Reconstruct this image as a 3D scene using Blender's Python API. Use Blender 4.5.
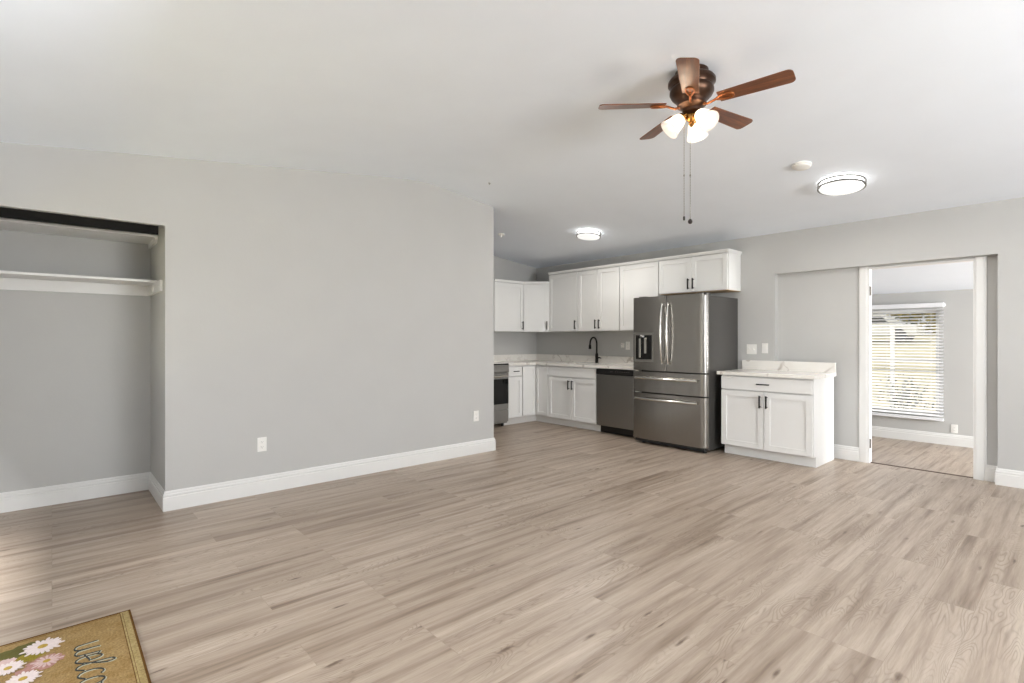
import bpy, bmesh, math, random
from mathutils import Vector, Matrix
for o in list(bpy.data.objects): bpy.data.objects.remove(o, do_unlink=True)
sc = bpy.context.scene
COL = sc.collection
R_ = math.radians
PI = math.pi

# ------------------------------------------------------------------ camera
W_, H_ = 1024, 683
F_PX, CY, YAW, CAM_H = 516.75, 339.3, 48.32, 1.266
cd = bpy.data.cameras.new('camera'); cam = bpy.data.objects.new('camera', cd); COL.objects.link(cam)
cam.location = (0, 0, CAM_H); cam.rotation_euler = (R_(90), 0, R_(YAW))
cd.sensor_fit = 'HORIZONTAL'; cd.sensor_width = 36; cd.lens = F_PX / W_ * 36
cd.shift_y = -(H_ / 2 - CY) / W_
cd.clip_start = 0.05; cd.clip_end = 200
sc.camera = cam

# ------------------------------------------------------------------ world and lights
w = bpy.data.worlds.new('world'); sc.world = w; w.use_nodes = True
wn = w.node_tree.nodes; bg = wn['Background']
sky = wn.new('ShaderNodeTexSky'); sky.sky_type = 'NISHITA'; sky.sun_disc = False
sky.sun_elevation = R_(42); sky.sun_rotation = R_(200); sky.altitude = 0; sky.air_density = 1.0; sky.dust_density = 2.0
hs = wn.new('ShaderNodeHueSaturation'); hs.inputs['Saturation'].default_value = 0.2
w.node_tree.links.new(sky.outputs[0], hs.inputs['Color'])
w.node_tree.links.new(hs.outputs[0], bg.inputs[0]); bg.inputs[1].default_value = 0.13

def add_light(name, kind, loc, energy, color=(1, 1, 1), rot=(0, 0, 0), size=1, size_y=None, **kw):
    l = bpy.data.lights.new(name, kind); l.energy = energy; l.color = color
    if kind == 'AREA':
        l.shape = 'RECTANGLE' if size_y else 'SQUARE'; l.size = size
        if size_y: l.size_y = size_y
    if kind == 'POINT': l.shadow_soft_size = size
    for k, v in kw.items(): setattr(l, k, v)
    o = bpy.data.objects.new(name, l); o.location = loc; o.rotation_euler = rot; COL.objects.link(o); return o

sun = add_light('sun', 'SUN', (0, 0, 10), 1.7, (1, 0.95, 0.86), (R_(48), 0, R_(-150)))
sun.data.angle = R_(1)
DAY = (0.96, 0.98, 1.0)
# daylight in the front doorway; the rest are fill panels in added, unseen windows
add_light('daylight_front_door', 'AREA', (-2.6, -2.8, 0.95), 800, DAY, (R_(98), 0, R_(180)), 2.2, 1.9)
add_light('daylight_front_window', 'AREA', (-0.8, -0.56, 1.35), 165, DAY, (R_(128), 0, R_(180)), 1.2, 0.8)  # made-up unseen window; panel tilted up to brighten the ceiling
add_light('daylight_front_left_window', 'AREA', (-3.85, -0.56, 1.05), 48, DAY, (R_(62), 0, R_(180)), 0.9, 0.8)  # unseen window added to brighten the floor at left
add_light('daylight_side_window', 'AREA', (3.72, 2.7, 1.35), 180, DAY, (R_(140), 0, R_(90)), 2.3, 1.5)  # panel in an unseen window, tilted up to brighten the ceiling
add_light('daylight_sunroom_window', 'AREA', (3.72, 7.7, 1.1), 190, DAY, (R_(90), 0, R_(90)), 1.6, 1.3)  # second, unseen sunroom window added to light that room

sc.view_settings.view_transform = 'Standard'; sc.view_settings.look = 'None'
sc.view_settings.gamma = 1; sc.view_settings.use_curve_mapping = False
sc.view_settings.exposure = 0.90

# ------------------------------------------------------------------ materials
def srgb(r, g, b):
    f = lambda c: (c / 255 / 12.92) if c / 255 <= 0.04045 else ((c / 255 + 0.055) / 1.055) ** 2.4
    return (f(r), f(g), f(b), 1)

class NT:
    def __init__(s, name):
        s.m = bpy.data.materials.new(name); s.m.use_nodes = True; s.t = s.m.node_tree
        s.n = s.t.nodes; s.b = s.n['Principled BSDF']
    def new(s, t, **kw):
        nd = s.n.new(t)
        for k, v in kw.items(): setattr(nd, k, v)
        return nd
    def link(s, a, b): s.t.links.new(a, b)
    def set(s, nd, k, v):
        if hasattr(v, 'is_output') or isinstance(v, bpy.types.NodeSocket): s.link(v, nd.inputs[k])
        else: nd.inputs[k].default_value = v
    def math(s, op, a, b=None, c=None):
        nd = s.new('ShaderNodeMath', operation=op); s.set(nd, 0, a)
        if b is not None: s.set(nd, 1, b)
        if c is not None: s.set(nd, 2, c)
        return nd.outputs[0]
    def ramp(s, fac, stops, interp='LINEAR'):
        nd = s.new('ShaderNodeValToRGB'); nd.color_ramp.interpolation = interp
        el = nd.color_ramp.elements
        while len(el) > 1: el.remove(el[-1])
        el[0].position = stops[0][0]; el[0].color = stops[0][1]
        for p, c in stops[1:]:
            e = el.new(p); e.color = c
        s.link(fac, nd.inputs[0]); return nd.outputs[0]
    def mix(s, fac, a, b, blend='MIX'):
        nd = s.new('ShaderNodeMix', data_type='RGBA', blend_type=blend)
        s.set(nd, 0, fac); s.set(nd, 6, a); s.set(nd, 7, b); return nd.outputs[2]
    def noise(s, vec, scale, detail=3, rough=0.5, dim='3D', W=None, dist=0):
        nd = s.new('ShaderNodeTexNoise', noise_dimensions=dim)
        s.set(nd, 'Vector', vec); s.set(nd, 'Scale', scale); s.set(nd, 'Detail', detail); s.set(nd, 'Roughness', rough); s.set(nd, 'Distortion', dist)
        if W is not None: s.set(nd, 'W', W)
        return nd.outputs[0]
    def coord(s, k='Object'): return s.new('ShaderNodeTexCoord').outputs[k]
    def mapping(s, vec, scale=(1, 1, 1), rot=(0, 0, 0), loc=(0, 0, 0)):
        nd = s.new('ShaderNodeMapping'); s.link(vec, nd.inputs[0])
        nd.inputs['Scale'].default_value = scale; nd.inputs['Rotation'].default_value = rot; nd.inputs['Location'].default_value = loc
        return nd.outputs[0]
    def bump(s, h, strength=0.1, dist=0.01):
        nd = s.new('ShaderNodeBump'); s.link(h, nd.inputs['Height']); nd.inputs['Strength'].default_value = strength
        nd.inputs['Distance'].default_value = dist; s.link(nd.outputs[0], s.b.inputs['Normal'])

def simple(name, col, rough=0.5, metal=0, bumps=None, var=0.0, spec=None, **kw):
    t = NT(name); t.b.inputs['Base Color'].default_value = col; t.b.inputs['Roughness'].default_value = rough
    t.b.inputs['Metallic'].default_value = metal
    if spec is not None: t.b.inputs['Specular IOR Level'].default_value = spec
    c = t.coord()
    if var:
        n = t.noise(c, kw.get('vscale', 3), 3)
        dk = tuple(x * (1 - var) for x in col[:3]) + (1,); lt = tuple(min(1, x * (1 + var)) for x in col[:3]) + (1,)
        t.link(t.ramp(n, [(0.3, dk), (0.7, lt)]), t.b.inputs['Base Color'])
    if bumps: t.bump(t.noise(c, bumps[0], 4), bumps[1], bumps[2])
    return t.m

M = {}
M['wall'] = simple('wall_paint', srgb(193, 192, 189), 0.75, bumps=(45, 0.12, 0.004), var=0.012, spec=0.25)
M['ceiling'] = simple('ceiling_paint', srgb(240, 245, 252), 0.85, bumps=(30, 0.15, 0.004), var=0.01, spec=0.2)
M['trim'] = simple('trim_paint', srgb(229, 228, 225), 0.4, var=0.01, bumps=(60, 0.03, 0.002))
M['cab'] = simple('cabinet_paint', srgb(234, 233, 230), 0.38, var=0.01, bumps=(80, 0.03, 0.001))
M['toe'] = simple('toe_kick_paint', srgb(226, 223, 218), 0.5, var=0.02)
M['black'] = simple('matte_black_metal', srgb(24, 22, 21), 0.35, 0.6, var=0.1, vscale=40)
M['blackplastic'] = simple('black_plastic', srgb(20, 19, 19), 0.35, 0, var=0.1, vscale=30)
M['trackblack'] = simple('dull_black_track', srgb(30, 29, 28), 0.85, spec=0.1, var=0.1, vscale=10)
M['blackglass'] = simple('black_glass', srgb(10, 10, 11), 0.06, 0, var=0.05)
M['rubber'] = simple('rubber', srgb(28, 27, 26), 0.7, var=0.1, vscale=30)
M['whiteplastic'] = simple('white_plastic', srgb(240, 238, 233), 0.35, var=0.01)
M['slot'] = simple('outlet_slot', srgb(70, 68, 66), 0.6, var=0.05)
M['brass'] = simple('antique_brass', srgb(190, 140, 75), 0.25, 1, var=0.1, vscale=30)
M['brassdark'] = simple('copper_bronze', srgb(150, 92, 54), 0.32, 0.85, var=0.15, vscale=30)
M['bronze'] = simple('oiled_bronze', srgb(72, 52, 40), 0.36, 0.85, var=0.18, vscale=18)
M['nickel'] = simple('brushed_nickel', srgb(150, 147, 142), 0.4, 0.9, var=0.05, vscale=50)
M['rawwood'] = simple('raw_plywood', srgb(196, 168, 132), 0.6, var=0.1, vscale=12)
M['threshold'] = simple('threshold_strip', srgb(84, 66, 52), 0.45, var=0.12, vscale=20)
M['vinyl'] = simple('vinyl_frame', srgb(240, 240, 238), 0.4, var=0.01)
M['hinge'] = simple('hinge_metal', srgb(90, 82, 72), 0.35, 0.8, var=0.1, vscale=60)
M['ringmetal'] = simple('lamp_ring_metal', srgb(128, 126, 122), 0.45, 0.6, var=0.05, vscale=40)
M['chain'] = simple('pull_chain_metal', srgb(120, 112, 104), 0.35, 0.7, var=0.08, vscale=60)
M['darkbead'] = simple('dark_wood_bead', srgb(30, 20, 16), 0.4, 0, var=0.1, vscale=60)
M['fridgeside'] = simple('fridge_side_paint', srgb(74, 72, 69), 0.42, 0.25, bumps=(220, 0.15, 0.001), var=0.03)
M['slat'] = simple('blind_slat', srgb(238, 238, 240), 0.45, var=0.01)

def steel(name, col, rough, axis='z'):
    t = NT(name); t.b.inputs['Metallic'].default_value = 1
    sc_ = {'z': (420, 420, 1.0), 'x': (1.0, 420, 420)}[axis]
    n = t.noise(t.mapping(t.coord(), sc_), 1, 4, 0.6)
    t.link(t.ramp(n, [(0.3, tuple(c * 0.975 for c in col[:3]) + (1,)), (0.7, col)]), t.b.inputs['Base Color'])
    t.link(t.ramp(n, [(0.3, (rough * 0.85,) * 3 + (1,)), (0.7, (rough * 1.15,) * 3 + (1,))]), t.b.inputs['Roughness'])
    return t.m
M['steel'] = steel('brushed_stainless_steel', srgb(150, 147, 142), 0.24)
M['steeldark'] = steel('dark_stainless_steel', srgb(152, 150, 146), 0.36)
M['rangesteel'] = simple('range_steel', srgb(158, 156, 152), 0.42, 0.7, var=0.04, vscale=60)
M['chrome'] = steel('handle_steel', srgb(215, 212, 206), 0.18, 'x')

def glow(name, col, strength, base=(0.9, 0.9, 0.88, 1)):
    t = NT(name); t.b.inputs['Base Color'].default_value = base; t.b.inputs['Roughness'].default_value = 0.3
    n = t.noise(t.coord(), 25, 3)
    t.link(t.ramp(n, [(0.3, tuple(c * 0.94 for c in col[:3]) + (1,)), (0.7, col)]), t.b.inputs['Emission Color'])
    t.b.inputs['Emission Strength'].default_value = strength
    return t.m
M['diffuser'] = glow('lit_diffuser', (1, 0.985, 0.95, 1), 0.44, (0.45, 0.45, 0.44, 1))
M['sideglow'] = glow('lit_diffuser_side', (1, 0.985, 0.95, 1), 4.0)
M['bulb'] = glow('lit_bulb', (1, 0.82, 0.62, 1), 105)

def shade_glass():
    t = NT('frosted_lamp_glass'); t.n.remove(t.b)
    out = t.n['Material Output']
    tr = t.new('ShaderNodeBsdfTranslucent'); tr.inputs[0].default_value = (0.80, 0.78, 0.76, 1)
    gl = t.new('ShaderNodeBsdfGlossy'); gl.inputs['Roughness'].default_value = 0.2
    em = t.new('ShaderNodeEmission'); n = t.noise(t.coord(), 18, 4)
    t.link(t.ramp(n, [(0.35, (1, 0.86, 0.76, 1)), (0.65, (1, 0.95, 0.9, 1))]), em.inputs[0]); em.inputs[1].default_value = 0.12
    fr = t.new('ShaderNodeFresnel'); mx = t.new('ShaderNodeMixShader'); ad = t.new('ShaderNodeAddShader')
    t.link(fr.outputs[0], mx.inputs[0]); t.link(tr.outputs[0], mx.inputs[1]); t.link(gl.outputs[0], mx.inputs[2])
    t.link(mx.outputs[0], ad.inputs[0]); t.link(em.outputs[0], ad.inputs[1]); t.link(ad.outputs[0], out.inputs[0])
    return t.m
M['shade'] = shade_glass()

def floor_mat(name='vinyl_plank_floor'):
    t = NT(name)
    sep = t.new('ShaderNodeSeparateXYZ'); t.link(t.coord(), sep.inputs[0])
    x, y = sep.outputs[0], sep.outputs[1]
    cb = t.new('ShaderNodeCombineXYZ'); t.link(y, cb.inputs[0]); t.link(x, cb.inputs[1])
    br = t.new('ShaderNodeTexBrick'); br.offset = 0.37; br.offset_frequency = 3; br.squash = 1
    t.link(cb.outputs[0], br.inputs['Vector'])
    for k, v in (('Scale', 1), ('Brick Width', 1.22), ('Row Height', 0.182), ('Mortar Size', 0.0011), ('Mortar Smooth', 0.3), ('Bias', 0)): br.inputs[k].default_value = v
    br.inputs['Color1'].default_value = (0, 0, 0, 1); br.inputs['Color2'].default_value = (1, 1, 1, 1); br.inputs['Mortar'].default_value = (0.5, 0.5, 0.5, 1)
    rnd = t.new('ShaderNodeSeparateColor'); t.link(br.outputs['Color'], rnd.inputs[0]); rnd = rnd.outputs[0]
    Wn = t.math('MULTIPLY', rnd, 37.0)
    def vec(sy, sx):
        c = t.new('ShaderNodeCombineXYZ'); t.link(t.math('MULTIPLY', y, sy), c.inputs[0]); t.link(t.math('MULTIPLY', x, sx), c.inputs[1]); return c.outputs[0]
    # broad streaks along the plank
    n1 = t.noise(vec(0.85, 16), 1, 5, 0.60, '4D', Wn)
    # fine grain
    n2 = t.noise(vec(5, 85), 1, 6, 0.75, '4D', Wn)
    # cathedral figure: contour lines of a slow field
    n3 = t.noise(vec(1.5, 8.0), 1, 2, 0.45, '4D', t.math('ADD', Wn, 5.3), 0.35)
    lines = t.math('ABSOLUTE', t.math('SINE', t.math('MULTIPLY', n3, 110)))
    lines = t.math('POWER', t.math('SUBTRACT', 1.0, lines), 2.2)
    mask = t.noise(vec(1.3, 4.5), 1, 2, 0.5, '4D', t.math('ADD', Wn, 11.7))
    mask = t.ramp(mask, [(0.47, (0, 0, 0, 1)), (0.60, (1, 1, 1, 1))])
    lines = t.math('MULTIPLY', lines, mask)
    # knots
    vo = t.new('ShaderNodeTexVoronoi', voronoi_dimensions='2D'); kv = t.new('ShaderNodeVectorMath', operation='ADD'); t.link(vec(1.0, 4.6), kv.inputs[0]); kc = t.new('ShaderNodeCombineXYZ'); t.link(Wn, kc.inputs[0]); t.link(kc.outputs[0], kv.inputs[1]); t.link(kv.outputs[0], vo.inputs['Vector']); vo.inputs['Scale'].default_value = 1.5
    dn = t.noise(vec(9, 30), 1, 3)
    kd = t.math('ADD', vo.outputs['Distance'], t.math('MULTIPLY', t.math('SUBTRACT', dn, 0.5), 0.22))
    knot = t.ramp(kd, [(0.0, (1, 1, 1, 1)), (0.075, (0, 0, 0, 1))])
    kn_on = t.noise(vec(0.9, 2.0), 1, 1, 0.5, '4D', t.math('ADD', Wn, 3.1))
    knot = t.math('MULTIPLY', knot, t.ramp(kn_on, [(0.50, (0, 0, 0, 1)), (0.54, (1, 1, 1, 1))]))
    base = t.ramp(n1, [(0.30, srgb(120, 102, 87)), (0.40, srgb(155, 138, 122)), (0.50, srgb(179, 163, 147)), (0.68, srgb(197, 183, 167))])
    tint = t.ramp(rnd, [(0, srgb(238, 235, 232)), (0.5, srgb(246, 244, 242)), (1, srgb(255, 254, 253))])
    col = t.mix(1.0, base, tint, 'MULTIPLY')
    col = t.mix(t.math('MULTIPLY', t.ramp(n2, [(0.44, (0, 0, 0, 1)), (0.66, (1, 1, 1, 1))]), 0.48), col, srgb(150, 132, 116))
    col = t.mix(t.math('MULTIPLY', lines, 0.55), col, srgb(116, 97, 81))
    col = t.mix(t.math('MULTIPLY', knot, 0.9), col, srgb(92, 72, 58))
    col = t.mix(t.math('MULTIPLY', br.outputs['Fac'], 0.30), col, srgb(120, 102, 86))
    t.link(col, t.b.inputs['Base Color'])
    r = t.math('ADD', 0.30, t.math('MULTIPLY', n2, 0.16)); t.link(r, t.b.inputs['Roughness'])
    t.b.inputs['Specular IOR Level'].default_value = 0.42
    hgt = t.math('SUBTRACT', t.math('MULTIPLY', n2, 0.4), t.math('MULTIPLY', br.outputs['Fac'], 1.0))
    t.bump(hgt, 0.16, 0.002)
    return t.m
M['floor'] = floor_mat()

def quartz():
    t = NT('veined_white_quartz'); c = t.coord()
    d = t.noise(c, 2.2, 4, 0.6)
    v = t.new('ShaderNodeVectorMath', operation='ADD'); t.link(c, v.inputs[0])
    cb = t.new('ShaderNodeCombineXYZ')
    for i in range(3): t.link(t.math('MULTIPLY', d, 0.55 if i != 1 else -0.4), cb.inputs[i])
    t.link(cb.outputs[0], v.inputs[1])
    vo = t.new('ShaderNodeTexVoronoi', feature='DISTANCE_TO_EDGE'); t.link(v.outputs[0], vo.inputs['Vector']); vo.inputs['Scale'].default_value = 2.3
    vein = t.ramp(vo.outputs[0], [(0.0, (1, 1, 1, 1)), (0.035, (0, 0, 0, 1))])
    m = t.ramp(t.noise(c, 3.5, 2), [(0.4, (0.05,) * 3 + (1,)), (0.62, (1, 1, 1, 1))])
    col = t.mix(t.math('MULTIPLY', vein, t.math('MULTIPLY', m, 0.62)), srgb(239, 235, 228), srgb(150, 134, 118))
    cloud = t.ramp(t.noise(c, 6, 4), [(0.45, (0, 0, 0, 1)), (0.75, (0.16,) * 3 + (1,))])
    col = t.mix(cloud, col, srgb(200, 190, 178))
    t.link(col, t.b.inputs['Base Color']); t.b.inputs['Roughness'].default_value = 0.16
    return t.m
M['quartz'] = quartz()

def blade_wood():
    t = NT('fan_blade_wood'); c = t.mapping(t.coord(), (3, 40, 40))
    n = t.noise(c, 1, 4, 0.6, dist=0.6)
    t.link(t.ramp(n, [(0.3, srgb(74, 42, 24)), (0.55, srgb(116, 64, 32)), (0.75, srgb(144, 86, 44))]), t.b.inputs['Base Color'])
    t.b.inputs['Roughness'].default_value = 0.34; t.b.inputs['Coat Weight'].default_value = 0.3; t.b.inputs['Coat Roughness'].default_value = 0.3; t.bump(n, 0.05, 0.001)
    return t.m
M['blade'] = blade_wood()

def mat_cloth(name, a, b_):
    t = NT(name); c = t.coord()
    n = t.noise(c, 14, 6, 0.8); n2 = t.noise(c, 110, 4, 0.8)
    col = t.ramp(n, [(0.3, a), (0.7, b_)])
    col = t.mix(t.ramp(n2, [(0.35, (0, 0, 0, 1)), (0.75, (0.75, 0.75, 0.75, 1))]), col, srgb(92, 70, 38))
    t.link(col, t.b.inputs['Base Color']); t.b.inputs['Roughness'].default_value = 0.95; t.b.inputs['Specular IOR Level'].default_value = 0.1
    t.bump(n2, 0.5, 0.004)
    return t.m
M['coir'] = mat_cloth('woven_mat_field', srgb(150, 120, 74), srgb(178, 152, 106))
M['coirtrim'] = mat_cloth('woven_mat_border', srgb(166, 146, 98), srgb(190, 170, 122))
M['coirdark'] = mat_cloth('woven_mat_edging', srgb(92, 60, 28), srgb(112, 78, 40))
M['coirgreen'] = mat_cloth('mat_print_dark_green', srgb(84, 88, 48), srgb(108, 108, 62))
M['coirolive'] = mat_cloth('mat_print_olive', srgb(140, 128, 44), srgb(160, 146, 62))
M['petal'] = simple('mat_print_petal', srgb(214, 200, 196), 0.9, var=0.06, vscale=90)
M['pink'] = simple('mat_print_pink', srgb(164, 122, 112), 0.9, var=0.12, vscale=90)
M['pinklight'] = simple('mat_print_pale_pink', srgb(196, 168, 162), 0.9, var=0.1, vscale=90)
M['yolk'] = simple('mat_print_flower_center', srgb(170, 142, 54), 0.9, var=0.15, vscale=120)
M['letter'] = simple('mat_print_letter', srgb(46, 48, 46), 0.9, var=0.1, vscale=90)
M['letterlight'] = simple('mat_print_letter_highlight', srgb(168, 168, 150), 0.9, var=0.1, vscale=90)

def grass_mat():
    t = NT('dry_lawn'); c = t.coord()
    n = t.noise(c, 0.7, 5, 0.7)
    t.link(t.ramp(n, [(0.3, srgb(152, 146, 108)), (0.6, srgb(192, 182, 148)), (0.8, srgb(212, 204, 178))]), t.b.inputs['Base Color'])
    t.b.inputs['Roughness'].default_value = 1; return t.m
M['grass'] = grass_mat()
M['leaf'] = simple('tree_leaf', srgb(70, 80, 36), 0.7, var=0.35, vscale=0.8)
M['leafyellow'] = simple('yellowing_leaf', srgb(150, 136, 48), 0.7, var=0.3, vscale=0.8)
M['bark'] = simple('tree_bark', srgb(84, 70, 58), 0.9, var=0.25, vscale=6)
M['siding'] = simple('painted_siding', srgb(210, 208, 200), 0.8, var=0.05)
M['shingle'] = simple('roof_shingle', srgb(92, 88, 86), 0.9, var=0.15, vscale=6)
def win_glass():
    t = NT('window_glass'); t.n.remove(t.b); out = t.n['Material Output']
    tr = t.new('ShaderNodeBsdfTransparent'); gl = t.new('ShaderNodeBsdfGlossy'); gl.inputs['Roughness'].default_value = 0.02
    mx = t.new('ShaderNodeMixShader'); n = t.noise(t.coord(), 2, 1)
    t.link(t.ramp(n, [(0, (0.04,) * 3 + (1,)), (1, (0.07,) * 3 + (1,))]), mx.inputs[0])
    t.link(tr.outputs[0], mx.inputs[1]); t.link(gl.outputs[0], mx.inputs[2]); t.link(mx.outputs[0], out.inputs[0])
    return t.m
M['glass'] = win_glass()

# ------------------------------------------------------------------ mesh helpers
class MB:
    def __init__(s): s.bm = bmesh.new()
    def box(s, x0, y0, z0, x1, y1, z1):
        v = [s.bm.verts.new(p) for p in [(x0, y0, z0), (x1, y0, z0), (x1, y1, z0), (x0, y1, z0), (x0, y0, z1), (x1, y0, z1), (x1, y1, z1), (x0, y1, z1)]]
        for f in [(0, 3, 2, 1), (4, 5, 6, 7), (0, 1, 5, 4), (1, 2, 6, 5), (2, 3, 7, 6), (3, 0, 4, 7)]: s.bm.faces.new([v[i] for i in f])
        return s
    def prism(s, pts, a0, a1, axis='z'):
        """polygon pts extruded along axis from a0 to a1; pts are the other two coords (x,y)/(y,z)/(x,z)"""
        def P(p, a):
            if axis == 'z': return (p[0], p[1], a)
            if axis == 'x': return (a, p[0], p[1])
            return (p[0], a, p[1])
        A = [s.bm.verts.new(P(p, a0)) for p in pts]; B = [s.bm.verts.new(P(p, a1)) for p in pts]
        s.bm.faces.new(A); s.bm.faces.new(B[::-1])
        n = len(pts)
        for i in range(n): s.bm.faces.new([A[i], B[i], B[(i + 1) % n], A[(i + 1) % n]])
        return s
    def lathe(s, prof, seg=40, c=(0, 0, 0), mat=None, cap=True):
        """profile (r,z); mat transforms local points"""
        rings = []
        for r, z in prof:
            ring = []
            for i in range(seg):
                a = 2 * PI * i / seg; p = Vector((r * math.cos(a), r * math.sin(a), z))
                if mat: p = mat @ p
                ring.append(s.bm.verts.new(p + Vector(c)))
            rings.append(ring)
        for a, b in zip(rings, rings[1:]):
            for i in range(seg): s.bm.faces.new([a[i], a[(i + 1) % seg], b[(i + 1) % seg], b[i]])
        if cap:
            s.bm.faces.new(rings[0][::-1]); s.bm.faces.new(rings[-1])
        return s
    def tube(s, pts, r, seg=10, closed=False):
        pts = [Vector(p) for p in pts]; n = len(pts); rings = []; prev = None
        rr = r if isinstance(r, (list, tuple)) else [r] * n
        for i, p in enumerate(pts):
            if closed: d = (pts[(i + 1) % n] - pts[i - 1])
            else: d = pts[min(i + 1, n - 1)] - pts[max(i - 1, 0)]
            d.normalize()
            if prev is None:
                u = d.orthogonal().normalized()
                if abs(d.z) < 0.9: u = d.cross(Vector((0, 0, 1))).normalized()
            else:
                u = (prev - d * prev.dot(d)).normalized()
            prev = u; v = d.cross(u)
            rings.append([s.bm.verts.new(p + (u * math.cos(2 * PI * k / seg) + v * math.sin(2 * PI * k / seg)) * rr[i]) for k in range(seg)])
        m = n if closed else n - 1
        for i in range(m):
            a, b = rings[i], rings[(i + 1) % n]
            for k in range(seg): s.bm.faces.new([a[k], a[(k + 1) % seg], b[(k + 1) % seg], b[k]])
        if not closed: s.bm.faces.new(rings[0][::-1]); s.bm.faces.new(rings[-1])
        return s
    def build(s, name, mat, parent=None, bevel=0, smooth=False, seg=2):
        bmesh.ops.recalc_face_normals(s.bm, faces=s.bm.faces)
        me = bpy.data.meshes.new(name); s.bm.to_mesh(me); s.bm.free()
        me.materials.append(mat)
        o = bpy.data.objects.new(name, me); COL.objects.link(o)
        if parent: o.parent = parent
        if smooth:
            for p in me.polygons: p.use_smooth = True
            me.set_sharp_from_angle(angle=R_(38))
        if bevel:
            b = o.modifiers.new('bevel', 'BEVEL'); b.width = bevel; b.segments = seg; b.limit_method = 'ANGLE'; b.angle_limit = R_(40)
        return o

def thing(name, label, cat, loc=(0, 0, 0), rz=0, group=None):
    o = bpy.data.objects.new(name, None); o.empty_display_size = 0.1; COL.objects.link(o)
    o.location = loc; o.rotation_euler = (0, 0, rz); o['label'] = label; o['category'] = cat
    if group: o['group'] = group
    return o
def tag(o, label, cat, group=None, kind=None):
    o['label'] = label; o['category'] = cat
    if group: o['group'] = group
    if kind: o['kind'] = kind
    return o
def struct(o, label=None):
    o['kind'] = 'structure'
    if label: o['label'] = label
    return o

# ------------------------------------------------------------------ room shell
XL = -4.543          # face of the long wall on the left
YW = 6.157           # face of the kitchen wall
XK = -6.29           # far left wall of the kitchen
YB = -0.45           # front wall, behind the camera
XR = 3.6             # right wall, outside the view
WB = 6.312
NY = 6.25            # back of the shallow recess round the doorway
CEIL = [(-0.62, 2.452), (-0.45, 2.474), (2.45, 2.839), (2.62, 2.858), (2.74, 2.868), (2.85, 2.871), (2.96, 2.867), (3.08, 2.855), (3.25, 2.835), (6.157, 2.472), (6.40, 2.442)]
def zc(y):
    for (a, b), (c, d) in zip(CEIL, CEIL[1:]):
        if a <= y <= c: return b + (d - b) * (y - a) / (c - a)
    return CEIL[-1][1]
# ceiling with a soft ridge
top = [(y, z + 0.15) for y, z in reversed(CEIL)]
struct(MB().prism(CEIL + top, XK - 0.12, XR + 0.12, 'x').build('ceiling', M['ceiling'], smooth=True))
struct(MB().box(XK - 0.12, YB - 0.16, -0.12, XR + 0.12, 6.302, 0).build('floor', M['floor']), 'light brown wood-look plank floor')

def gable(y0, y1, z0=0.0, over=0.01):
    ys = [y0] + [y for y, _ in CEIL if y0 < y < y1] + [y1]
    return [(y0, z0), (y1, z0)] + [(y, zc(y) + over) for y in reversed(ys)]
CY0, HZ = 0.624, 2.104        # closet opening ends at y=CY0, header height HZ
EY = 3.765                     # free end of the long wall
m = MB()
m.prism(gable(CY0, EY), XL - 0.12, XL, 'x')
m.prism(gable(YB, CY0, HZ), XL - 0.12, XL, 'x')
struct(m.build('wall_left', M['wall'], bevel=0), 'grey painted long wall under the sloped ceiling')
# closet inside
struct(MB().prism(gable(YB, CY0 + 0.12), -5.42, -5.30, 'x').build('wall_closet_back', M['wall']))
struct(MB().box(-5.30, CY0, 0, XL - 0.12, CY0 + 0.12, 2.56).build('wall_closet_side', M['wall']))
# end of the partition block towards the kitchen
struct(MB().box(XK, EY - 0.12, 0, XL - 0.12, EY, zc(EY) + 0.02).build('wall_kitchen_front', M['wall']))
struct(MB().prism(gable(EY - 0.12, YW + 0.2), XK - 0.12, XK, 'x').build('wall_kitchen_left', M['wall']))
# kitchen wall with the recess
NX0, NX1, NZ = -2.409, -0.549, 2.012
m = MB(); zt = 2.49
m.box(XK - 0.12, YW, 0, NX0, NY, zt); m.box(NX1, YW, 0, XR + 0.12, NY, zt); m.box(NX0, YW, NZ, NX1, NY, zt)
struct(m.build('wall_right', M['wall']), 'grey kitchen wall with shallow recess round the doorway')
DX0, DX1, DZ = -1.532, -0.700, 2.0
m = MB()
m.box(XK - 0.12, NY, 0, DX0, WB, zt); m.box(DX1, NY, 0, XR + 0.12, WB, zt); m.box(DX0, NY, DZ, DX1, WB, zt)
struct(m.build('wall_recess_back', M['wall']))
# front wall: open front door and window holes added for the fill panels, behind the camera
m = MB(); a, b = YB - 0.12, YB
m.box(XK - 0.12, a, 0, -4.35, b, 2.46); m.box(-4.35, a, 0, -3.35, b, 0.6); m.box(-4.35, a, 1.95, -3.35, b, 2.46); m.box(-3.35, a, 0, -3.05, b, 2.46); m.box(-3.05, a, 2.04, -2.15, b, 2.46); m.box(-2.15, a, 0, -1.45, b, 2.46)
m.box(-1.45, a, 0, -0.15, b, 0.85); m.box(-1.45, a, 2.05, -0.15, b, 2.46); m.box(-0.15, a, 0, XR + 0.12, b, 2.46)
struct(m.build('wall_front', M['wall']))
m = MB()
m.prism(gable(YB - 0.12, 1.5), XR, XR + 0.12, 'x'); m.prism(gable(3.9, 6.37), XR, XR + 0.12, 'x')
m.box(XR, 1.5, 0, XR + 0.12, 3.9, 0.55); m.prism(gable(1.5, 3.9, 2.15), XR, XR + 0.12, 'x')
struct(m.build('wall_side', M['wall']))

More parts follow.
